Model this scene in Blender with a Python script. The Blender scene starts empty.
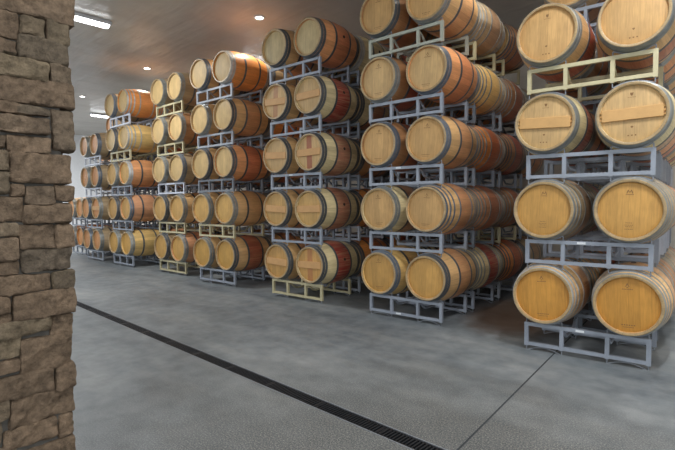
import bpy, bmesh, math, random
from math import sin, cos, pi, radians
from mathutils import Vector, Matrix, noise
R = random.Random(7)
SC = bpy.context.scene
COL = SC.collection

# ---------------------------------------------------------------- camera
F, PIT, ROL, YAW, HC = 465.167, .04556, -.006678, -.701007, 1.5248
def ray(u, v):
    a = (u-337.5)/F; b = (v-225)/F
    c, s = cos(-ROL), sin(-ROL)
    a, b = c*a-s*b, s*a+c*b
    X, Yc, Zc = a, 1., -b
    c, s = cos(PIT), sin(PIT)
    Y = c*Yc+s*Zc; z = -s*Yc+c*Zc
    c, s = cos(YAW), sin(YAW)
    return Vector((c*X+s*Y, -s*X+c*Y, z))
fw = ray(337.5, 225).normalized()
rt = (ray(338.5, 225)-ray(337.5, 225)).normalized()
up = rt.cross(fw)
cd = bpy.data.cameras.new('camera'); cam = bpy.data.objects.new('camera', cd); COL.objects.link(cam)
cam.matrix_world = Matrix(((rt.x, up.x, -fw.x, 0), (rt.y, up.y, -fw.y, 0), (rt.z, up.z, -fw.z, HC), (0, 0, 0, 1)))
cd.sensor_width = 36; cd.lens = F/675*36; cd.clip_start = .05; cd.clip_end = 200
SC.camera = cam

# ---------------------------------------------------------------- world, light, exposure
W = bpy.data.worlds.new('World'); SC.world = W; W.use_nodes = True
bg = W.node_tree.nodes['Background']
bg.inputs[0].default_value = (.88, .94, 1, 1); bg.inputs[1].default_value = 1.25
SC.view_settings.view_transform = 'Standard'; SC.view_settings.look = 'None'
SC.view_settings.gamma = 1; SC.view_settings.use_curve_mapping = False
SC.view_settings.exposure = 0.36
BROT = -.043          # the building's axes against the camera's frame
CEIL = 5.04
BASE = .04           # the lowest racks stand this much above the slab on their guide rods
TUBE_POWER, SPOT_POWER = 105, 18

# ---------------------------------------------------------------- materials
def mat(name):
    m = bpy.data.materials.new(name); m.use_nodes = True
    return m, m.node_tree, m.node_tree.nodes['Principled BSDF']
class NB:
    def __init__(s, nt): s.t = nt
    def n(s, typ, **kw):
        x = s.t.nodes.new(typ)
        for k, v in kw.items():
            if k.startswith('i_'):
                key = k[2:]; key = int(key) if key.isdigit() else key
                s.set(x, key, v)
            else: setattr(x, k, v)
        return x
    def set(s, x, key, v):
        if isinstance(v, bpy.types.NodeSocket): s.t.links.new(v, x.inputs[key])
        else: x.inputs[key].default_value = v
    def math(s, op, a, b=0., c=None):
        x = s.n('ShaderNodeMath', operation=op, i_0=a, i_1=b)
        if c is not None: s.set(x, 2, c)
        return x.outputs[0]
    def noise(s, vec, scale, detail=4, rough=.55):
        return s.n('ShaderNodeTexNoise', i_Vector=vec, i_Scale=scale, i_Detail=detail, i_Roughness=rough).outputs[0]
    def ramp(s, fac, stops):
        x = s.n('ShaderNodeValToRGB', i_0=fac); e = x.color_ramp.elements
        while len(e) < len(stops): e.new(.5)
        for k, (p, c) in enumerate(stops):
            e[k].position = p; e[k].color = (c, c, c, 1) if not isinstance(c, tuple) else (*c, 1)
        return x.outputs[0]
    def mix(s, f, a, b, bt='MIX'):
        x = s.n('ShaderNodeMix', data_type='RGBA', blend_type=bt)
        for k, v in ((0, f), (6, a), (7, b)):
            if isinstance(v, tuple) and len(v) == 3: v = (*v, 1)
            s.set(x, k, v)
        return x.outputs[2]
    def mapping(s, vec, scale=(1, 1, 1), loc=(0, 0, 0)):
        return s.n('ShaderNodeMapping', i_Vector=vec, i_Scale=scale, i_Location=loc).outputs[0]
    def bump(s, h, strength=.3, dist=.01):
        return s.n('ShaderNodeBump', i_Height=h, i_Strength=strength, i_Distance=dist).outputs[0]
def L(*c): return tuple(((x/255+.055)/1.055)**2.4 if x > 10 else x/255/12.92 for x in c)

def wood_material(name, head):
    m, t, b = mat(name); q = NB(t)
    tc = q.n('ShaderNodeTexCoord').outputs['Object']
    oi = q.n('ShaderNodeObjectInfo')
    sx = q.n('ShaderNodeSeparateXYZ', i_0=tc)
    X, Y, Z = sx.outputs
    rnd = oi.outputs['Random']
    if head:      # vertical planks of unequal width
        coord = q.math('ADD', q.math('MULTIPLY', X, 11.5), q.math('MULTIPLY', rnd, 3.))
        g = q.mapping(tc, (26, 26, 2.2))
    else:         # staves round the barrel
        coord = q.math('MULTIPLY', q.math('ARCTAN2', Z, X), 29/(2*pi))
        rr = q.n('ShaderNodeCombineXYZ', i_0=q.math('MULTIPLY', q.math('ARCTAN2', Z, X), 9), i_1=q.math('MULTIPLY', Y, 2.2), i_2=q.math('MULTIPLY', rnd, 40)).outputs[0]
        g = q.mapping(rr, (1.6, 1, 1))
    fl = q.math('FLOOR', coord)
    wn = q.n('ShaderNodeTexWhiteNoise', noise_dimensions='2D',
             i_Vector=q.n('ShaderNodeCombineXYZ', i_0=fl, i_1=q.math('MULTIPLY', rnd, 91)).outputs[0]).outputs[0]
    fr = q.math('ABSOLUTE', q.math('SUBTRACT', q.math('FRACT', coord), .5))
    seam = q.n('ShaderNodeMapRange', i_0=fr, i_1=.465, i_2=.5, i_3=1., i_4=.8 if head else .68).outputs[0]
    grain = q.n('ShaderNodeMapRange', i_0=q.noise(g, 3., 5, .6), i_1=.3, i_2=.7, i_3=.84, i_4=1.12).outputs[0]
    plank = q.n('ShaderNodeMapRange', i_0=wn, i_1=0., i_2=1., i_3=.93 if head else .84, i_4=1.1).outputs[0]
    blot = q.n('ShaderNodeMapRange', i_0=q.noise(q.mapping(tc, (1, 1, 1)), 4.5, 3, .5), i_1=.35, i_2=.7, i_3=.88, i_4=1.08).outputs[0]
    val = q.math('MULTIPLY', q.math('MULTIPLY', seam, grain), q.math('MULTIPLY', plank, blot))
    col = oi.outputs['Color']
    if not head:
        st = q.n('ShaderNodeAttribute', attribute_type='OBJECT', attribute_name='stain').outputs['Fac']
        band = q.n('ShaderNodeMapRange', i_0=q.math('ABSOLUTE', Y), i_1=.165, i_2=.18, i_3=1., i_4=0.).outputs[0]
        col = q.mix(q.math('MULTIPLY', q.math('MULTIPLY', st, band), q.ramp(q.noise(g, 1.2, 3), [(.25, .55), (.6, 1.)])), col, L(170, 66, 58))
        # old wine runs and grime in streaks, strongest on scattered staves
        dirt = q.ramp(q.noise(q.mapping(tc, (3, .8, 3)), 3., 4, .6), [(.52, 0.), (.8, .3)])
        col = q.mix(dirt, col, L(112, 78, 60))
        col = q.mix(q.math('GREATER_THAN', q.math('ABSOLUTE', Y), .463), col, L(168, 142, 102))
    else:
        st = q.n('ShaderNodeAttribute', attribute_type='OBJECT', attribute_name='stain').outputs['Fac']
        band = q.math('LESS_THAN', q.math('ABSOLUTE', X), .052)
        col = q.mix(q.math('MULTIPLY', q.math('MULTIPLY', st, band), .75), col, L(150, 70, 56))
    vm = q.n('ShaderNodeVectorMath', operation='SCALE', i_0=col); q.set(vm, 'Scale', val)
    q.set(b, 'Base Color', vm.outputs[0])
    b.inputs['Roughness'].default_value = .55 if head else .42
    b.inputs['Specular IOR Level'].default_value = .35 if head else .5
    q.set(b, 'Normal', q.bump(val, .25, .004))
    return m
M_STAVE = wood_material('oak_staves', False)
M_HEAD = wood_material('oak_head', True)

def simple(name, color, rough=.5, metal=0, nz=0, objcol=False, spec=.5):
    m, t, b = mat(name); q = NB(t)
    b.inputs['Roughness'].default_value = rough; b.inputs['Metallic'].default_value = metal
    b.inputs['Specular IOR Level'].default_value = spec
    tc = q.n('ShaderNodeTexCoord').outputs['Object']
    col = q.n('ShaderNodeObjectInfo').outputs['Color'] if objcol else (*color, 1)
    if nz:
        f = q.n('ShaderNodeMapRange', i_0=q.noise(tc, 14, 5, .65), i_1=.3, i_2=.7, i_3=1-nz, i_4=1+nz*.5).outputs[0]
        if objcol:
            vm = q.n('ShaderNodeVectorMath', operation='SCALE', i_0=col)
        else: vm = q.n('ShaderNodeVectorMath', operation='SCALE', i_0=tuple(color))
        q.set(vm, 'Scale', f); col = vm.outputs[0]
    q.set(b, 'Base Color', col)
    return m
M_HOOP = simple('galvanised_hoop', (.2, .2, .2), .38, .4, .3, objcol=True)
M_STEEL = simple('painted_rack_steel', (.3, .3, .3), .45, .1, .12, objcol=True)
M_ROD = simple('bare_steel_rod', L(140, 144, 150), .4, .35, .2)
M_BUNG = simple('silicone_bung', L(70, 52, 46), .6)
M_BRAND = simple('burnt_brand', L(126, 92, 56), .8)
M_CROSS = simple('crossbar_oak', L(205, 160, 108), .6, 0, .1, objcol=True)
M_PLATE = simple('white_label', L(215, 218, 220), .5)
M_WALL = simple('white_wall_panel', L(232, 234, 238), .5, 0, .05)
M_BACK = simple('back_wall_paint', L(186, 178, 166), .7, 0, .08)
M_FIX = simple('white_enamel', L(200, 202, 205), .4)
M_IRON = simple('cast_iron_grate', L(44, 46, 50), .5, .5, .2)
M_PIT = simple('dark_channel', L(14, 15, 17), .9)
M_JOINT = simple('joint_sealant', L(48, 52, 56), .8)
def emissive(name, col, s):
    m, t, b = mat(name)
    b.inputs['Base Color'].default_value = (.8, .8, .8, 1)
    b.inputs['Emission Color'].default_value = (*col, 1); b.inputs['Emission Strength'].default_value = s
    return m
M_TUBE = emissive('fluorescent_diffuser', (.93, .97, 1), 8.)
M_LAMP = emissive('downlight_lamp', (1, .93, .82), 12)

def floor_material():
    m, t, b = mat('sealed_concrete'); q = NB(t)
    tc = q.n('ShaderNodeTexCoord').outputs['Object']
    n1 = q.noise(q.mapping(tc, (.45, 1.1, 1)), 1.1, 6, .62)
    n2 = q.noise(tc, 5, 5, .6)
    n3 = q.noise(q.mapping(tc, (.25, .9, 1)), 3., 6, .7)
    col = q.ramp(n1, [(.32, L(86, 93, 98)), (.5, L(116, 122, 125)), (.68, L(146, 148, 147))])
    col = q.mix(.35, col, q.ramp(n2, [(.34, L(78, 84, 90)), (.66, L(146, 149, 150))]))
    col = q.mix(q.ramp(n3, [(.5, 0.), (.68, .35)]), col, L(150, 150, 146))
    # exposed aggregate near and before the drain, thinning away from it
    sx = q.n('ShaderNodeSeparateXYZ', i_0=tc)
    near = q.n('ShaderNodeMapRange', i_0=q.math('ADD', q.n('ShaderNodeVectorMath', operation='LENGTH', i_0=q.mapping(tc, (.6, 1, 1), (.3, -1.9, 0))).outputs['Value'],
                q.math('MULTIPLY', n1, 1.2)), i_1=1.7, i_2=2.9, i_3=1., i_4=0.).outputs[0]
    sp = q.noise(tc, 95, 4, .75)
    spk = q.ramp(sp, [(.36, L(26, 27, 29)), (.5, L(76, 77, 76)), (.64, L(164, 160, 150))])
    col = q.mix(q.math('MULTIPLY', near, .75), col, spk)
    # warm bounce light painted brown into the slab behind the first two stacks
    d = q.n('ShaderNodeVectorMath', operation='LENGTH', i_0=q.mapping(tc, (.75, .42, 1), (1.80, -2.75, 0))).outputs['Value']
    bounce = q.n('ShaderNodeMapRange', i_0=q.math('ADD', d, q.math('MULTIPLY', n2, .25)), i_1=.55, i_2=.8, i_3=.7, i_4=0.).outputs[0]
    col = q.mix(bounce, col, L(112, 84, 62))
    q.set(b, 'Base Color', col)
    q.set(b, 'Roughness', q.ramp(n1, [(.3, .38), (.7, .6)]))
    b.inputs['Specular IOR Level'].default_value = .4
    q.set(b, 'Normal', q.bump(q.math('ADD', q.math('MULTIPLY', n2, .4), q.math('MULTIPLY', q.math('MULTIPLY', sp, near), .6)), .2, .006))
    return m
def ceiling_material():
    m, t, b = mat('glossy_ceiling_film'); q = NB(t)
    tc = q.n('ShaderNodeTexCoord').outputs['Object']
    b.inputs['Roughness'].default_value = .3
    b.inputs['Specular IOR Level'].default_value = .42
    n = q.noise(q.mapping(tc, (.9, .35, 1)), 1.3, 3, .5)
    n2 = q.noise(q.mapping(tc, (.3, 1.6, 1)), 1.9, 3, .5)
    q.set(b, 'Base Color', q.ramp(n, [(.3, L(180, 175, 168)), (.7, L(198, 193, 186))]))
    q.set(b, 'Normal', q.bump(q.math('ADD', n, n2), .5, .09))
    return m
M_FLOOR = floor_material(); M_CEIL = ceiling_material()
def stone_material():
    m, t, b = mat('brown_ledge_stone'); q = NB(t)
    tc = q.n('ShaderNodeTexCoord').outputs['Object']
    isl = q.n('ShaderNodeNewGeometry').outputs['Random Per Island']
    base = q.ramp(isl, [(0., L(116, 98, 80)), (.3, L(134, 113, 92)), (.55, L(120, 104, 87)), (.8, L(134, 118, 95)), (1., L(104, 92, 79))])
    v = q.n('ShaderNodeMapRange', i_0=q.noise(tc, 22, 8, .8), i_1=.34, i_2=.66, i_3=.45, i_4=1.4).outputs[0]
    v2 = q.n('ShaderNodeMapRange', i_0=q.noise(tc, 7, 4, .6), i_1=.3, i_2=.7, i_3=.78, i_4=1.15).outputs[0]
    vm = q.n('ShaderNodeVectorMath', operation='SCALE', i_0=base); q.set(vm, 'Scale', q.math('MULTIPLY', v, v2))
    q.set(b, 'Base Color', vm.outputs[0]); b.inputs['Roughness'].default_value = .85
    b.inputs['Specular IOR Level'].default_value = .25
    q.set(b, 'Normal', q.bump(q.noise(tc, 32, 7, .75), .9, .03))
    return m
M_STONE = stone_material()
M_MORTAR = simple('grey_mortar', L(92, 88, 82), .95, 0, .3)

# ---------------------------------------------------------------- mesh helpers
def box(bm, c, s, mi=0, rot=None):
    r = bmesh.ops.create_cube(bm, size=1)
    M = Matrix.Translation(c) @ (rot or Matrix.Identity(4)) @ Matrix.Diagonal((*s, 1))
    bmesh.ops.transform(bm, matrix=M, verts=r['verts'])
    for f in {f for v in r['verts'] for f in v.link_faces}: f.material_index = mi
def bevelbox(bm, c, s, w=.004):
    b2 = bmesh.new(); box(b2, c, s)
    bmesh.ops.bevel(b2, geom=b2.edges[:], offset=w, segments=1, affect='EDGES', profile=.5)
    me = bpy.data.meshes.new('t'); b2.to_mesh(me); b2.free(); bm.from_mesh(me); bpy.data.meshes.remove(me)
def tube(bm, pts, r, n=6):
    pts = [Vector(p) for p in pts]; rings = []
    for i, p in enumerate(pts):
        a = pts[max(i-1, 0)]; c = pts[min(i+1, len(pts)-1)]
        d = (c-a).normalized()
        u = d.cross(Vector((0, 1, .001)) if abs(d.y) < .9 else Vector((1, 0, 0))).normalized(); w = d.cross(u)
        rings.append([bm.verts.new(p+u*r*cos(2*pi*k/n)+w*r*sin(2*pi*k/n)) for k in range(n)])
    for A, B in zip(rings, rings[1:]):
        for k in range(n): bm.faces.new((A[k], A[(k+1) % n], B[(k+1) % n], B[k]))
    bm.faces.new(rings[0][::-1]); bm.faces.new(rings[-1])
def lathe(bm, prof, n=48, closed=False):
    """profile of (radius, y) spun round the y axis"""
    rings = [[bm.verts.new((r*cos(2*pi*k/n), y, r*sin(2*pi*k/n))) for k in range(n)] for r, y in prof]
    pr = list(zip(rings, rings[1:]))
    if closed: pr.append((rings[-1], rings[0]))
    for A, B in pr:
        for k in range(n): bm.faces.new((A[k], B[k], B[(k+1) % n], A[(k+1) % n]))
    return rings
def mesh(name, bm, material, smooth=False):
    bmesh.ops.recalc_face_normals(bm, faces=bm.faces[:])
    me = bpy.data.meshes.new(name); bm.to_mesh(me); bm.free()
    for m in (material if isinstance(material, (list, tuple)) else [material]): me.materials.append(m)
    if smooth:
        for p in me.polygons: p.use_smooth = True
        try: me.set_sharp_from_angle(angle=radians(38))
        except Exception: pass
    return me
def obj(name, me, parent=None, loc=(0, 0, 0), rot=(0, 0, 0), color=None):
    o = bpy.data.objects.new(name, me); COL.objects.link(o)
    o.parent = parent; o.location = loc; o.rotation_euler = rot
    if color: o.color = (*color, 1)
    return o
def thing(name, label, cat, loc=(0, 0, 0), rot=(0, 0, 0), group=None):
    o = obj(name, None, None, loc, rot); o.empty_display_size = .1
    o['label'] = label; o['category'] = cat
    if group: o['group'] = group
    return o
def structure(name, bm, m, loc=(0, 0, 0), rotz=BROT):
    o = obj(name, mesh(name, bm, m), None, loc, (0, 0, rotz)); o['kind'] = 'structure'; return o

# ---------------------------------------------------------------- structure (local frame of the building)
XL, XR, YB, YN = -25.3, 9.0, 10.0, -7.0
DY0, DY1 = 2.353, 2.503      # trench in the slab, in the slab's own frame
FROT = BROT-.014
bm = bmesh.new()
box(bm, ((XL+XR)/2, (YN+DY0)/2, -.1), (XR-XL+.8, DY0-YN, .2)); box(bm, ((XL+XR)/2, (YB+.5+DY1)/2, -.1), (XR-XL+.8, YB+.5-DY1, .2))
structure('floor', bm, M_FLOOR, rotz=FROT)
bm = bmesh.new(); box(bm, ((XL+XR)/2, (YN+YB)/2, CEIL+.1), (XR-XL, YB-YN, .2)); structure('ceiling', bm, M_CEIL)
bm = bmesh.new(); box(bm, (XL-.1, (YN+YB)/2, CEIL/2+.1), (.2, YB-YN, CEIL+.2)); structure('wall_left', bm, M_WALL)
bm = bmesh.new(); box(bm, ((XL+XR)/2, YB+.1, CEIL/2+.1), (XR-XL+.4, .2, CEIL+.2)); structure('wall_back', bm, M_BACK)

def bpt(x, y, z=0): return Vector((x*cos(BROT)-y*sin(BROT), x*sin(BROT)+y*cos(BROT), z))
# control joint: a sealed strip
t = thing('floor_joint', 'thin dark control joint running across the concrete from the drain to the nearest stack', 'joint', bpt(-1.358, 2.51), (0, 0, BROT+.074))
bm = bmesh.new(); box(bm, (0, 3.6, .0008), (.012, 7.2, .0016)); obj('sealant', mesh('sealant', bm, M_JOINT), t)

# trench drain: channel, frame and slotted grates
t = thing('trench_drain', 'long black slotted trench drain crossing the concrete floor', 'drain', (0, 0, 0), (0, 0, FROT))
bm = bmesh.new(); box(bm, ((XL+XR)/2, (DY0+DY1)/2, -.16), (XR-XL, DY1-DY0, .06)); obj('channel', mesh('channel', bm, M_PIT), t)
bm = bmesh.new()
for y in (DY0+.005, DY1-.005): box(bm, ((XL+XR)/2, y, -.028), (XR-XL, .01, .06))
obj('drain_frame', mesh('drain_frame', bm, M_ROD), t)
bm = bmesh.new(); LG = .6
box(bm, (0, DY0+.018, -.012), (LG-.006, .014, .02)); box(bm, (0, DY1-.018, -.012), (LG-.006, .014, .02))
for sx in (-1, 1): box(bm, (sx*(LG/2-.008), (DY0+DY1)/2, -.012), (.01, DY1-DY0-.03, .02))
for k in range(23): box(bm, (-LG/2+.02+k*(LG-.04)/22, (DY0+DY1)/2, -.012), (.010, DY1-DY0-.03, .02))
gm = mesh('grate', bm, M_IRON)
for k in range(int((XR-XL)/LG)): obj('grate', gm, t, (XL+LG/2+k*LG, 0, 0))

# ---------------------------------------------------------------- stone pillar
PD = 2.4                     # distance of its face, x = -PD
def face_yz(u, v):
    r = ray(u, v); k = -PD/r.x
    return r.y*k, HC+r.z*k
STONES = [(-10,74,-22,16.6),(-10,18,11,37),(21,44,16.5,35),(48,69,21,44),(-10,17,40,54),(19.5,68,39,60.6),(-10,48,58,78),
 (51,72,65,85),(-10,72.5,79.5,104),(-10,17,102,111),(18,50,106.5,114),(-10,49,116,133),(52.5,73,110,150),(7,50,137,152),(-10,5,135,148.5),
 (10,71,154,182.6),(-10,8,151,170),(-10,9,172,193),(11,23.5,185,196),(26,54,186,203),(56,73.5,186,201),(-10,22.5,197.5,221),
 (25,71,205,223),(-10,18,224,236),(19.5,54,225,248),(57,74,225,247),(-10,18,238.5,261),(22,71.5,249.8,271),(-10,18,263,274),
 (-10,51,275.5,293),(54,73.7,272,288.5),(13,74.5,292,317),(-10,11,297,313.5),(-10,11,315.5,324),(-10,50,320.5,335),(52,73.5,316,335.5),
 (21.5,72,337,370),(-10,20,338.5,358),(-10,20,360.5,373),(-10,54,373.5,396),(56,75.5,364,388),(11,74.5,392,420),(-10,9,402,421),
 (4,58,425,445),(60.5,74,414,436),(20,75.5,445,466),(-10,1,425,445),(-10,17,448,470)]
def stone(bm, y0, y1, z0, z1, d0, d1, axis, off, rg):
    """a rough rounded block; spans y0..y1 along the face, sticks d0..d1 out of it"""
    n = [max(3, int((y1-y0)/.012)), max(3, int((z1-z0)/.012)), 4]
    c = Vector(((y0+y1)/2, (z0+z1)/2, (d0+d1)/2)); h = Vector(((y1-y0)/2, (z1-z0)/2, (d1-d0)/2))
    rad = min(.014, h.x*.5, h.y*.5)
    seed = Vector((rg.random()*50, rg.random()*50, rg.random()*50))
    tilt = (rg.uniform(-.035, .035), rg.uniform(-.05, .05))
    vs = {}
    def V(i, j, k):
        key = (i, j, k)
        if key in vs: return vs[key]
        p = Vector(((2*i/n[0]-1)*h.x, (2*j/n[1]-1)*h.y, (2*k/n[2]-1)*h.z))
        q = Vector([max(-h[a]+rad, min(h[a]-rad, p[a])) for a in range(3)])
        d = p-q
        if d.length > 1e-6: p = q+d.normalized()*rad
        nz = noise.noise(p*12+seed)*.016+noise.noise(p*34+seed)*.010+noise.noise(p*80+seed)*.004
        nn = noise.noise(p*11+seed*2)*.008+noise.noise(p*40+seed)*.004
        p = p+Vector((nn*(p.x/h.x), nn*(p.y/h.y), nz*(1 if p.z > 0 else 0)+tilt[0]*p.x+tilt[1]*p.y))
        p += c
        w = axis(p.x, p.y, p.z)
        vs[key] = bm.verts.new(w); return vs[key]
    for a in range(3):
        b, cc = (a+1) % 3, (a+2) % 3
        for side in (0, n[a]):
            for i in range(n[b]):
                for j in range(n[cc]):
                    def K(ii, jj):
                        k = [0, 0, 0]; k[a] = side; k[b] = ii; k[cc] = jj; return V(*k)
                    bm.faces.new((K(i, j), K(i+1, j), K(i+1, j+1), K(i, j+1)))
rg = random.Random(3)
yc = face_yz(70, 200)[0]; yl = face_yz(-19, 200)[0]; ys = yc-1.0; PW = .7
bm = bmesh.new()
ax_face = lambda a, z, d: Vector((-PD-.03+d, a, z))
lo = 9; hi = -9
for u0, u1, v0, v1 in STONES:
    um = (max(u0, 0)+u1)/2; u0 = -20 if u0 < 0 else u0
    z1 = face_yz(um, v0)[1]; z0 = face_yz(um, v1)[1]
    y0 = face_yz(u0, v0)[0]; y1 = face_yz(u1, v0)[0]
    stone(bm, y0-.006, y1+.006, z0-.006, z1+.005, -.06, .03+rg.uniform(-.006, .012), ax_face, 0, rg)
    lo = min(lo, z0); hi = max(hi, z1)
def courses(a0, a1, z0, z1, axis):
    z = z0
    while z < z1-.03:
        h = min(rg.uniform(.07, .15), z1-z)
        if z1-(z+h) < .05: h = z1-z
        a = a0
        while a < a1-.02:
            w = rg.uniform(.14, .42)
            if a1-(a+w) < .12: w = a1-a
            stone(bm, a+.006, a+w-.006, z+.006, z+h-.006, -.06, .03+rg.uniform(-.006, .012), axis, 0, rg); a += w
        z += h
courses(ys, yc+.02, .0, lo, ax_face); courses(ys, yc+.02, hi, CEIL, ax_face)
courses(ys, yl-.005, lo, hi, ax_face)
courses(-PD-PW, -PD-.07, 0, CEIL, lambda a, z, d: Vector((a, ys+.03-d, z)))
courses(-PD-PW, -PD-.07, 0, CEIL, lambda a, z, d: Vector((a, yc-.03+d, z)))
t = thing('stone_pillar', 'brown rough stone clad pillar in the left foreground', 'pillar', (-PD, (ys+yc)/2, 0))
sm = obj('stone_cladding', mesh('stone_cladding', bm, M_STONE, True), t, (PD, -(ys+yc)/2, 0))
bm = bmesh.new(); box(bm, (-PD-PW/2-.01, (ys+yc)/2, CEIL/2), (PW-.02, yc-ys-.05, CEIL)); obj('mortar_core', mesh('mortar_core', bm, M_MORTAR), t, (PD, -(ys+yc)/2, 0))

# ---------------------------------------------------------------- ceiling lamps
def bpt(x, y, z=0): return Vector((x*cos(BROT)-y*sin(BROT), x*sin(BROT)+y*cos(BROT), z))
def area(name, loc, sx, sy, power, col, parent, spread=pi):
    l = bpy.data.lights.new(name, 'AREA'); l.shape = 'RECTANGLE'; l.size = sx; l.size_y = sy; l.energy = power; l.color = col
    o = bpy.data.objects.new(name, l); COL.objects.link(o); o.parent = parent; o.location = loc; return o
bm = bmesh.new(); bevelbox(bm, (0, 0, -.035), (.2, 1.3, .07), .01); hous = mesh('housing', bm, M_FIX)
bm = bmesh.new()
lathe(bm, [(.001, -.61), (.075, -.61), (.085, -.59), (.085, .59), (.075, .61), (.001, .61)], 20)
bmesh.ops.transform(bm, matrix=Matrix.Diagonal((1, 1, .55, 1)), verts=bm.verts[:])
diff = mesh('diffuser', bm, M_TUBE, True)
FL = [(-9.4, 3.12, 'long lit fluorescent fixture on the ceiling beside the stone pillar'),
      (-18.95, 7.2, 'far fluorescent fixture glowing on the ceiling above the distant stacks'),
      (-9.4, 7.55, 'fluorescent fixture on the ceiling behind the top barrels of the third stack'),
      (-.1, 3.1, 'fluorescent fixture on the ceiling over the aisle in front of the nearest stack'),
      (-.1, 7.5, 'fluorescent fixture on the ceiling above the back rows of the nearest stack'),
      (-18.9, 3.1, 'far fluorescent fixture over the aisle hidden past the stone pillar'),
      (-9.4, -1.5, 'fluorescent fixture on the ceiling behind the stone pillar'),
      (-.1, -1.5, 'fluorescent fixture on the ceiling above the viewer'),
      (-23.4, 3.1, 'added unseen fluorescent fixture brightening the white left wall'),  # extra fixture added out of view past the pillar to brighten the far wall
      (4.6, 3.1, 'fluorescent fixture on the ceiling to the right of the nearest stack')]
for k, (x, y, lab) in enumerate(FL):
    t = thing('fluorescent_fixture', lab, 'ceiling light', bpt(x, y, CEIL), (0, 0, BROT), 'fluorescent ceiling fixtures')
    if k == 1: t.scale = (1, .62, 1)
    obj('housing', hous, t); obj('diffuser', diff, t, (0, 0, -.075))
    area('tube_light', (0, 0, -.135), .15, 1.15, TUBE_POWER*(1, 1.4, .2, 1, .45, 1.8, 1, 1, 3, 1)[k], (.95, .98, 1), t)
bm = bmesh.new(); lathe(bm, [(.075, -.001), (.105, -.001), (.105, .012), (.075, .018)], 28, True); trim = mesh('trim_ring', bm, M_FIX, True)
bm = bmesh.new(); lathe(bm, [(.001, .006), (.045, .008), (.074, .001)], 24); lamp = mesh('lamp', bm, M_LAMP, True)
DL = [(-16.28, 5.6, 'smallest round recessed downlight near the left end of the ceiling'), (-11.78, 5.62, 'middle round recessed downlight in the glossy ceiling'),
      (-7.1, 5.58, 'largest round recessed downlight, in front of the third stack'), (-2.45, 5.58, 'round recessed downlight above the front of the second stack'),
      (2.2, 5.58, 'round recessed downlight to the right of the nearest stack')]
for x, y, lab in DL:
    t = thing('recessed_downlight', lab, 'ceiling light', bpt(x, y, CEIL), (0, 0, BROT), 'round recessed downlights')
    obj('trim_ring', trim, t, (0, 0, -.003), (-pi/2, 0, 0)); obj('lamp', lamp, t, (0, 0, -.002), (-pi/2, 0, 0))
    l = bpy.data.lights.new('spot', 'SPOT'); l.energy = SPOT_POWER*4; l.color = (1, .93, .82); l.spot_size = radians(130); l.spot_blend = .8; l.shadow_soft_size = .07
    o = bpy.data.objects.new('spot', l); COL.objects.link(o); o.parent = t; o.location = (0, 0, -.09)

# ---------------------------------------------------------------- barrels
BL, RE, RB = .475, .277, .3375
def br(y): return RB-(RB-RE)*(abs(y)/BL)**2
N = 56
bm = bmesh.new()
pr = [(br(BL)-.026, -BL+.034), (br(BL)-.022, -BL+.002), (br(BL)-.018, -BL), (br(BL)-.002, -BL)]
pr += [(br(y), y) for y in [-BL+.004]+[BL*k/10 for k in range(-9, 10)]+[BL-.004]]
pr += [(br(BL)-.002, BL), (br(BL)-.018, BL), (br(BL)-.022, BL-.002), (br(BL)-.026, BL-.034)]
lathe(bm, pr, N); BODY = mesh('stave_body', bm, M_STAVE, True)
def head_mesh(side):
    bm = bmesh.new(); y = -side*(BL-.03) if side > 0 else (BL-.03)
    s = -1 if side > 0 else 1
    lathe(bm, [(.0005, s*(BL-.031)), (.12, s*(BL-.031)), (.232, s*(BL-.031)), (RE-.0245, s*(BL-.037)), (RE-.0245, s*(BL-.055)), (.0005, s*(BL-.055))], N)
    return mesh('head', bm, M_HEAD, True)
HEAD_F, HEAD_B = head_mesh(1), head_mesh(-1)
def hoop_mesh(a, b):
    bm = bmesh.new(); ya, yb = -BL+a, -BL+b
    lathe(bm, [(br(ya)+.0003, ya), (br(ya)+.0032, ya+.001), (br((ya+yb)/2)+.0036, (ya+yb)/2), (br(yb)+.0032, yb-.001), (br(yb)+.0003, yb)], N)
    return mesh('hoop', bm, M_HOOP, True)
def hoops(spec): return [hoop_mesh(a, b) for a, b in spec]+[hoop_mesh(.95-b, .95-a) for a, b in spec]
HOOPS = {'six': hoops([(.008, .052), (.058, .100), (.286, .326)]),
         'eight': hoops([(.012, .044), (.078, .108), (.158, .186), (.292, .322)])}
bm = bmesh.new(); r = lathe(bm, [(.001, .012), (.02, .012), (.023, .008), (.024, -.02)], 16); BUNG = mesh('bung', bm, M_BUNG, True)
def cross_mesh():
    bm = bmesh.new(); yf = -BL+.031-.010
    w = RE-.042
    bevelbox(bm, (0, yf, 0), (2*w, .026, .105), .003)
    for s in (-1, 1):
        for k in (-.034, 0, .034): bevelbox(bm, (s*(w+.004), yf+.003, k), (.026, .012, .018), .003)
    return mesh('crossbar', bm, M_CROSS)
CROSS = cross_mesh()
def poly(bm, pts, y): bm.faces.new([bm.verts.new((x, y, z)) for x, z in pts])
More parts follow.
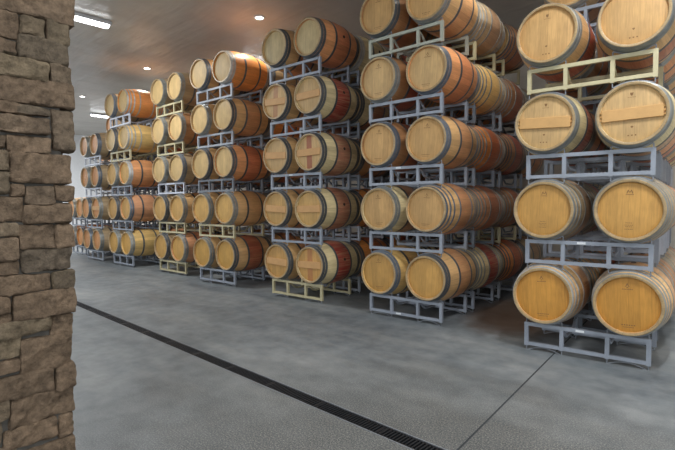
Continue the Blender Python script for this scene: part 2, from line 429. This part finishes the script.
def brand_mesh(kind):
    bm = bmesh.new(); y = -BL+.0303
    def bar(x, z, w, h): poly(bm, [(x-w/2, z-h/2), (x+w/2, z-h/2), (x+w/2, z+h/2), (x-w/2, z+h/2)], y)
    if kind == 'gate':
        for sx in (-1, 1):
            poly(bm, [(sx*.026, .150), (sx*.018, .150), (sx*.013, .172), (sx*.006, .160), (0, .160), (0, .166), (sx*.004, .168), (sx*.012, .186), (sx*.020, .172)], y)
        bar(0, .140, .062, .005)
        for z, n in ((-.115, 4), (-.135, 5), (-.150, 4), (-.172, 5)):
            for k in range(n): bar((k-(n-1)/2)*.0135, z, .009, .006)
    elif kind == 'peak':
        poly(bm, [(-.018, .165), (0, .200), (.018, .165), (.010, .165), (0, .184), (-.010, .165)], y); bar(0, .158, .012, .008)
        for k in range(7): bar((k-3)*.0125, .142, .009, .008)
        for k in range(6): bar((k-2.5)*.019, -.185, .012, .009)
        for k in range(8): bar((k-3.5)*.011, -.205, .008, .005)
    else:
        poly(bm, [(-.014, .188), (.014, .188), (.010, .168), (0, .158), (-.010, .168)], y)
        for k in range(5): bar((k-2)*.013, .147, .009, .004)
        for sx in (-1, 0, 1): bar(sx*.028, -.190, .012, .012)
        poly(bm, [(-.012, -.115), (0, -.127), (.012, -.115), (.006, -.107), (-.006, -.107)], y)
    bmesh.ops.triangulate(bm, faces=bm.faces[:])
    return mesh('brand_mark', bm, M_BRAND)
BRANDS = {k: brand_mesh(k) for k in ('gate', 'peak', 'shield')}

# ---------------------------------------------------------------- racks
RW, RH, RD, TT = 1.0998, .2468, .738, .038
POSTS = (TT/2, .355, .752, RW-TT/2)
BX = (.188, .914)            # barrel centres over the saddles
BYC = -.085+BL               # barrel middle behind the front frame
BZ = RH+.3030
def frame_mesh(y):
    bm = bmesh.new(); e = .001
    for x in POSTS: box(bm, (x, y, RH/2+(.0 if True else 0)), (TT if x in (POSTS[0], POSTS[3]) else TT*.95, TT-.002, RH-2*TT if x in POSTS[1:3] else RH-2*e))
    z0 = .020 if True else 0
    box(bm, (RW/2, y, RH-TT/2), (RW-2*TT, TT-.003, TT-.002)); box(bm, (RW/2, y, TT/2+.006), (RW-2*TT, TT-.003, TT-.004))
    for x in POSTS: box(bm, (x, y, .010), (TT*.9, TT*.9, .018))
    return mesh('end_frame', bm, M_STEEL)
FR, BK = frame_mesh(TT/2), frame_mesh(RD-TT/2)
def rail_mesh(x):
    """bent tube tying the two frames together: it drops from under the top rails to clear the barrel's belly"""
    bm = bmesh.new(); a, b = TT-.002, RD-TT+.002
    prof = [(a, .195), (a+.05, .188), (a+.10, .150), (a+.15, .112), (a+.20, .100)]
    tube(bm, [(x, y, z) for y, z in prof]+[(x, a+b-y, z) for y, z in prof[::-1]], .015, 8)
    return mesh('side_rail', bm, M_STEEL, True)
RAILS = [rail_mesh(x) for x in POSTS[1:3]]
def arc_mesh(name, y, bx, x0, x1, top):
    """a bent rod: up from one post, down round the barrel to the rail and up to the next post"""
    bm = bmesh.new(); rr = (.3006 if y < RD/2 else .3084)+.006; pts = []
    zb = BZ if top else BZ-.86; sg = 1 if top else -1
    zr = RH-.012 if top else .018
    for xe, sd in ((x0, 1), (x1, -1)):
        dx = abs(xe-bx); side = []
        tip = zb-sg*math.sqrt(rr*rr-(dx*.95)**2)
        side += [(xe, y, zr), (xe, y, tip-sg*.006), (xe+sd*.004, y, tip)]
        for k in range(1, 6):
            d = dx*(.93-.17*k)
            z = zb-sg*math.sqrt(rr*rr-d*d)
            side.append((bx-sd*d, y, max(z, RH-.012) if top else min(z, .016)))
        pts += side if sd == 1 else side[::-1]
    tube(bm, pts, .0055)
    return mesh(name, bm, M_ROD)
SADDLES = [arc_mesh('saddle', y, bx, a, b, True) for y in (TT/2, RD-TT/2) for bx, a, b in ((BX[0], POSTS[0], POSTS[1]), (BX[1], POSTS[2], POSTS[3]))]
GUIDES = [arc_mesh('guide_rod', y, bx, a, b, False) for y in (TT/2, RD-TT/2) for bx, a, b in ((BX[0], POSTS[0], POSTS[1]), (BX[1], POSTS[2], POSTS[3]))]
bm = bmesh.new(); box(bm, (.47, -.0015, RH-TT/2), (.075, .003, .022)); PLATE = mesh('label_plate', bm, M_PLATE)

BLUE, CREAM, WHITE, DARK = L(144, 150, 160), L(188, 178, 142), L(190, 194, 204), L(112, 117, 124)
BLUE2 = L(156, 161, 168)
STK = [(-1.6095, 4.9155, .04272), (-3.79317, 5.17348, .00641), (-5.827, 5.1985, .01947), (-8.0482, 5.2746, .01277),
       (-9.959, 5.4751, -.01323), (-12.1605, 5.42016, -.02675), (-14.0117, 5.50986, -.04138), (-15.98, 5.85, -.04)]
PITCH = .962
DEPTH = [4, 4, 4, 3, 3, 3, 3, 2]
SNAME = ['nearest stack', 'second stack from right', 'third stack from right', 'fourth stack from right', 'fifth stack from right',
         'sixth stack from right', 'seventh stack from right', 'farthest stack']
LV = ['bottom', 'second', 'third', 'fourth', 'top']
RN = ['front', 'second', 'third', 'back']
RACKC = {(0, 4): CREAM, (0, 3): CREAM, (1, 4): L(168, 170, 156), (2, 0): CREAM, (3, 1): CREAM, (4, 4): CREAM, (4, 3): CREAM, (4, 2): WHITE, (4, 1): CREAM, (4, 0): CREAM,
         (5, 4): WHITE, (5, 3): CREAM, (6, 3): WHITE, (6, 2): WHITE, (3, 4): BLUE2, (3, 3): BLUE2, (3, 2): DARK}
CNAME = {CREAM: 'cream', WHITE: 'pale grey', DARK: 'dark grey', BLUE: 'blue-grey', BLUE2: 'grey', RACKC[(1, 4)]: 'light beige'}
# head colours
GOLD, GOLD2, TAN, PALE, OLIVE, PEACH = L(195, 140, 63), L(195, 148, 80), L(193, 153, 99), L(195, 161, 111), L(191, 161, 110), L(193, 134, 80)
HC_ = {0: [GOLD, GOLD2, PALE, TAN, TAN], 1: [L(185, 142, 78), TAN, TAN, PALE, TAN], 2: [L(189, 146, 85), L(189, 151, 92), PALE, PALE, L(182, 161, 119)],
       3: [L(189, 146, 75), L(191, 151, 87), OLIVE, OLIVE, OLIVE], 4: [L(189, 146, 78), L(189, 149, 87), OLIVE, OLIVE, OLIVE],
       5: [L(193, 148, 74), L(191, 148, 84), L(191, 151, 88), OLIVE, OLIVE], 6: [PEACH, PEACH, PEACH, PEACH, L(160, 115, 74)], 7: [PEACH]*5}
ST_TAN, ST_ORANGE, ST_BROWN, ST_CREAM, ST_PINK, ST_COPPER, ST_GREY, ST_GOLDEN = (L(218, 175, 121), L(228, 148, 80), L(178, 129, 87), L(226, 207, 159),
    L(218, 159, 117), L(224, 157, 105), L(177, 152, 117), L(230, 191, 121))
WN = {ST_TAN: 'tan', ST_ORANGE: 'orange', ST_BROWN: 'brown', ST_CREAM: 'cream', ST_PINK: 'pinkish', ST_COPPER: 'coppery', ST_GREY: 'greyish', ST_GOLDEN: 'golden'}
# (stack,row,level,column) -> stave colour, red stain
SPEC = {(0,0,0,0):(ST_TAN,.3),(0,0,0,1):(ST_TAN,.2),(0,0,1,0):(ST_GREY,.2),(0,0,1,1):(ST_GREY,0),(0,0,2,0):(ST_CREAM,.9),(0,0,2,1):(ST_CREAM,.5),(0,0,3,0):(ST_TAN,.9),(0,0,3,1):(ST_TAN,.7),
 (1,0,4,1):(ST_TAN,.25),(1,0,3,1):(ST_COPPER,.3),(1,0,2,1):(ST_TAN,.35),(1,0,1,1):(ST_TAN,.45),(1,0,0,1):(ST_TAN,.35),
 (1,0,4,0):(ST_BROWN,.3),(1,0,3,0):(ST_BROWN,.7),(1,0,2,0):(ST_BROWN,.5),(1,0,1,0):(ST_CREAM,.6),(1,0,0,0):(ST_GOLDEN,.1),
 (1,1,4,1):(ST_GREY,.2),(1,1,3,1):(ST_GOLDEN,0),(1,1,2,1):(ST_ORANGE,.6),(1,1,1,1):(ST_PINK,.4),(1,1,0,1):(ST_CREAM,1),
 (1,2,4,1):(ST_BROWN,.4),(1,2,3,1):(ST_BROWN,.5),(1,2,2,1):(ST_BROWN,.8),(1,2,1,1):(ST_BROWN,.4),(1,2,0,1):(ST_ORANGE,.7),
 (2,1,4,1):(ST_CREAM,0),(2,1,4,0):(ST_CREAM,.3),(2,1,3,1):(ST_CREAM,.7),(2,0,4,1):(ST_COPPER,.45),(2,0,3,1):(ST_CREAM,1),(2,0,2,1):(ST_CREAM,.72),(2,0,1,1):(ST_CREAM,.78),(2,0,0,1):(ST_CREAM,1),
 (3,0,4,1):(ST_ORANGE,0),(3,0,3,1):(ST_TAN,.35),(3,0,2,1):(ST_COPPER,.6),(3,0,1,1):(ST_TAN,.1),(3,0,0,1):(ST_TAN,.8),
 (4,0,4,1):(ST_GREY,.1),(4,0,3,1):(ST_BROWN,.3),(4,0,2,1):(ST_GREY,.2),(4,0,1,1):(ST_TAN,.3),(4,0,0,1):(ST_PINK,.3),
 (5,0,4,1):(ST_ORANGE,.1),(5,0,3,1):(ST_GOLDEN,.0),(5,0,2,1):(ST_COPPER,0),(5,0,1,1):(ST_PINK,0),(5,0,0,1):(ST_GOLDEN,.0)}
for l in range(5): SPEC[(6,0,l,0)] = (ST_GREY, 0); SPEC[(6,0,l,1)] = (ST_GREY, .1); SPEC[(2,0,l,0)] = (ST_TAN, .5); SPEC[(3,0,l,0)] = (ST_TAN, .1)
H_GALV, H_DARK, H_BLUE, H_BRIGHT = L(150, 152, 148), L(100, 103, 106), L(116, 124, 134), L(190, 190, 186)

def present(s, r, l):
    if s == 6 and r == 0 and l == 4: return False
    if s == 7 and r == 0 and l > 1: return False
    if s == 0 and r == 0 and l == 4: return False
    if (s, r, l) == (1, 3, 4): return False
    return True
def make_barrel(s, r, l, c, M):
    key = (s, r, l, c)
    stv, stain = SPEC.get(key) or (R.choice((ST_TAN, ST_TAN, ST_ORANGE, ST_BROWN, ST_PINK, ST_COPPER, ST_GREY, ST_CREAM)), R.choice((0, .2, .5, .8)))
    g = R.uniform(.93, 1.07); hcol = tuple(min(1, x*g) for x in HC_[s][l]) if (r == 0 or R.random() < .6) else GOLD2
    if SPEC.get(key) is None and r == 0 and c == 0 and s in (4, 5): stv, stain = ST_GREY, 0.
    cross = (s == 2 and not (l == 4)) or (s == 0 and l == 2 and r == 0) or key == (6, 0, 1, 1)
    kind = 'eight' if (s == 0 and l < 2) or (s, r) in ((1, 1), (1, 2)) or key in ((5, 0, 4, 1), (5, 0, 3, 1), (1, 0, 1, 1)) else 'six'
    if (s, r, l) == (2, 1, 4): hp = H_BRIGHT
    elif s == 2: hp = H_DARK
    elif key in ((3, 0, 4, 1), (0, 0, 0, 0), (5, 0, 3, 1), (5, 0, 2, 1), (5, 0, 4, 1)): hp = H_BRIGHT
    elif s == 0: hp = H_GALV
    else: hp = R.choice((H_GALV, H_DARK, H_BLUE, H_GALV))
    if s == 0: look = {0: 'golden-headed', 1: 'branded golden', 2: 'crossbarred pale', 3: 'plain tan', 4: 'tan-headed'}[l] if r == 0 else WN[stv]
    elif s == 2 and cross and r == 0: look = 'crossbarred '+('red-banded' if stain > .6 else WN[stv])
    elif key == (6, 0, 1, 1): look = 'crossbarred grey-hooped'
    else: look = ('red-stained ' if stain > .6 else '')+WN[stv]
    lab = f"{look} oak barrel, {('left','right')[c]} side, {LV[l]} tier, {RN[r]} row, {SNAME[s]}"
    # the third-row top pair of the second stack stands pushed back in its rack
    M = M @ Matrix.Translation((0, .10 if (s, r, l) == (1, 2, 4) else 0, 0))
    loc = M @ Vector((BX[c]+R.uniform(-.006, .006), BYC+R.uniform(-.004, .004), l*.86+BZ))
    a = M.to_euler().z
    t = thing('wine_barrel', lab, 'barrel', loc, (0, R.uniform(-.07, .07) if not cross else .05 if c == 0 else -.02, a), 'oak wine barrels on steel racks')
    b = obj('stave_body', BODY, t, color=stv); b['stain'] = float(stain)
    h = obj('head', HEAD_F, t, color=hcol); h['stain'] = 1.0 if key == (2, 0, 2, 1) else 0.6 if key in ((2, 0, 3, 0), (2, 0, 0, 1)) else 0.0
    if r in (0, 3) or s > 2:
        h2 = obj('head', HEAD_B, t, color=hcol); h2['stain'] = 0.0
    else:
        h2 = obj('head', HEAD_B, t, color=GOLD2); h2['stain'] = 0.0
    for k, hm in enumerate(HOOPS[kind]):
        g = R.uniform(.8, 1.15)
        obj('hoop', hm, t, color=tuple(x*g for x in (hp if k % (len(HOOPS[kind])//2) < 2 or kind == 'eight' else H_DARK)))
    side_bung = s == 2
    ang = radians(10) if side_bung else radians(88)
    obj('bung', BUNG, t, (cos(ang)*(RB-.004), 0, sin(ang)*(RB-.004)), (0, pi/2-ang, 0) if False else Matrix(((sin(ang), cos(ang), 0), (0, 0, 1), (-cos(ang), sin(ang), 0))).to_euler())
    if cross: obj('crossbar', CROSS, t, color=L(196, 150, 96) if s else L(200, 156, 98))
    if r == 0 and s < 2 and not (s == 1 and c == 1 and l == 0):
        obj('brand_mark', BRANDS['gate' if (s == 0 and l == 1) else 'shield' if (s == 0 and l in (2, 3)) else 'peak'], t)
def make_rack(s, r, l, M):
    col = RACKC.get((s, l), BLUE) if r == 0 else (CREAM if (s, l) in ((1, 4), (0, 3), (2, 0), (1, 1)) and r < 3 and r != 1 or (s, r, l) == (1, 1, 4) else R.choice((BLUE, BLUE, BLUE2, DARK, WHITE)))
    lab = f"{CNAME[col]} steel barrel rack under the {LV[l]} tier, {RN[r]} row, {SNAME[s]}"
    M = M @ Matrix.Translation((0, .10 if (s, r, l) == (1, 2, 4) else 0, 0))
    loc = M @ Vector((0, 0, l*.86))
    t = thing('barrel_rack', lab, 'rack', loc, (0, 0, M.to_euler().z), 'two-barrel steel racks')
    obj('end_frame', FR, t, color=col); obj('end_frame', BK, t, color=col)
    for m in RAILS: obj('side_rail', m, t, color=col)
    for m in SADDLES: obj('saddle', m, t)
    for m in GUIDES: obj('guide_rod', m, t)
    if r == 0 and (s, l) in ((0, 1), (1, 2), (1, 0), (2, 2), (0, 0)): obj('label_plate', PLATE, t, (0 if s != 0 else .05, 0, 0 if l else -.20 if s == 1 else 0))
for s, (x, y, a) in enumerate(STK):
    for r in range(DEPTH[s]):
        M = Matrix.Translation((x, y, BASE)) @ Matrix.Rotation(a, 4, 'Z') @ Matrix.Translation((R.uniform(-.012, .012) if r else 0, r*PITCH, 0))
        for l in range(5):
            if not present(s, r, l): continue
            make_rack(s, r, l, M)
            for c in (0, 1):
                if (s, r, l, c) != (7, 1, 4, 0): make_barrel(s, r, l, c, M)
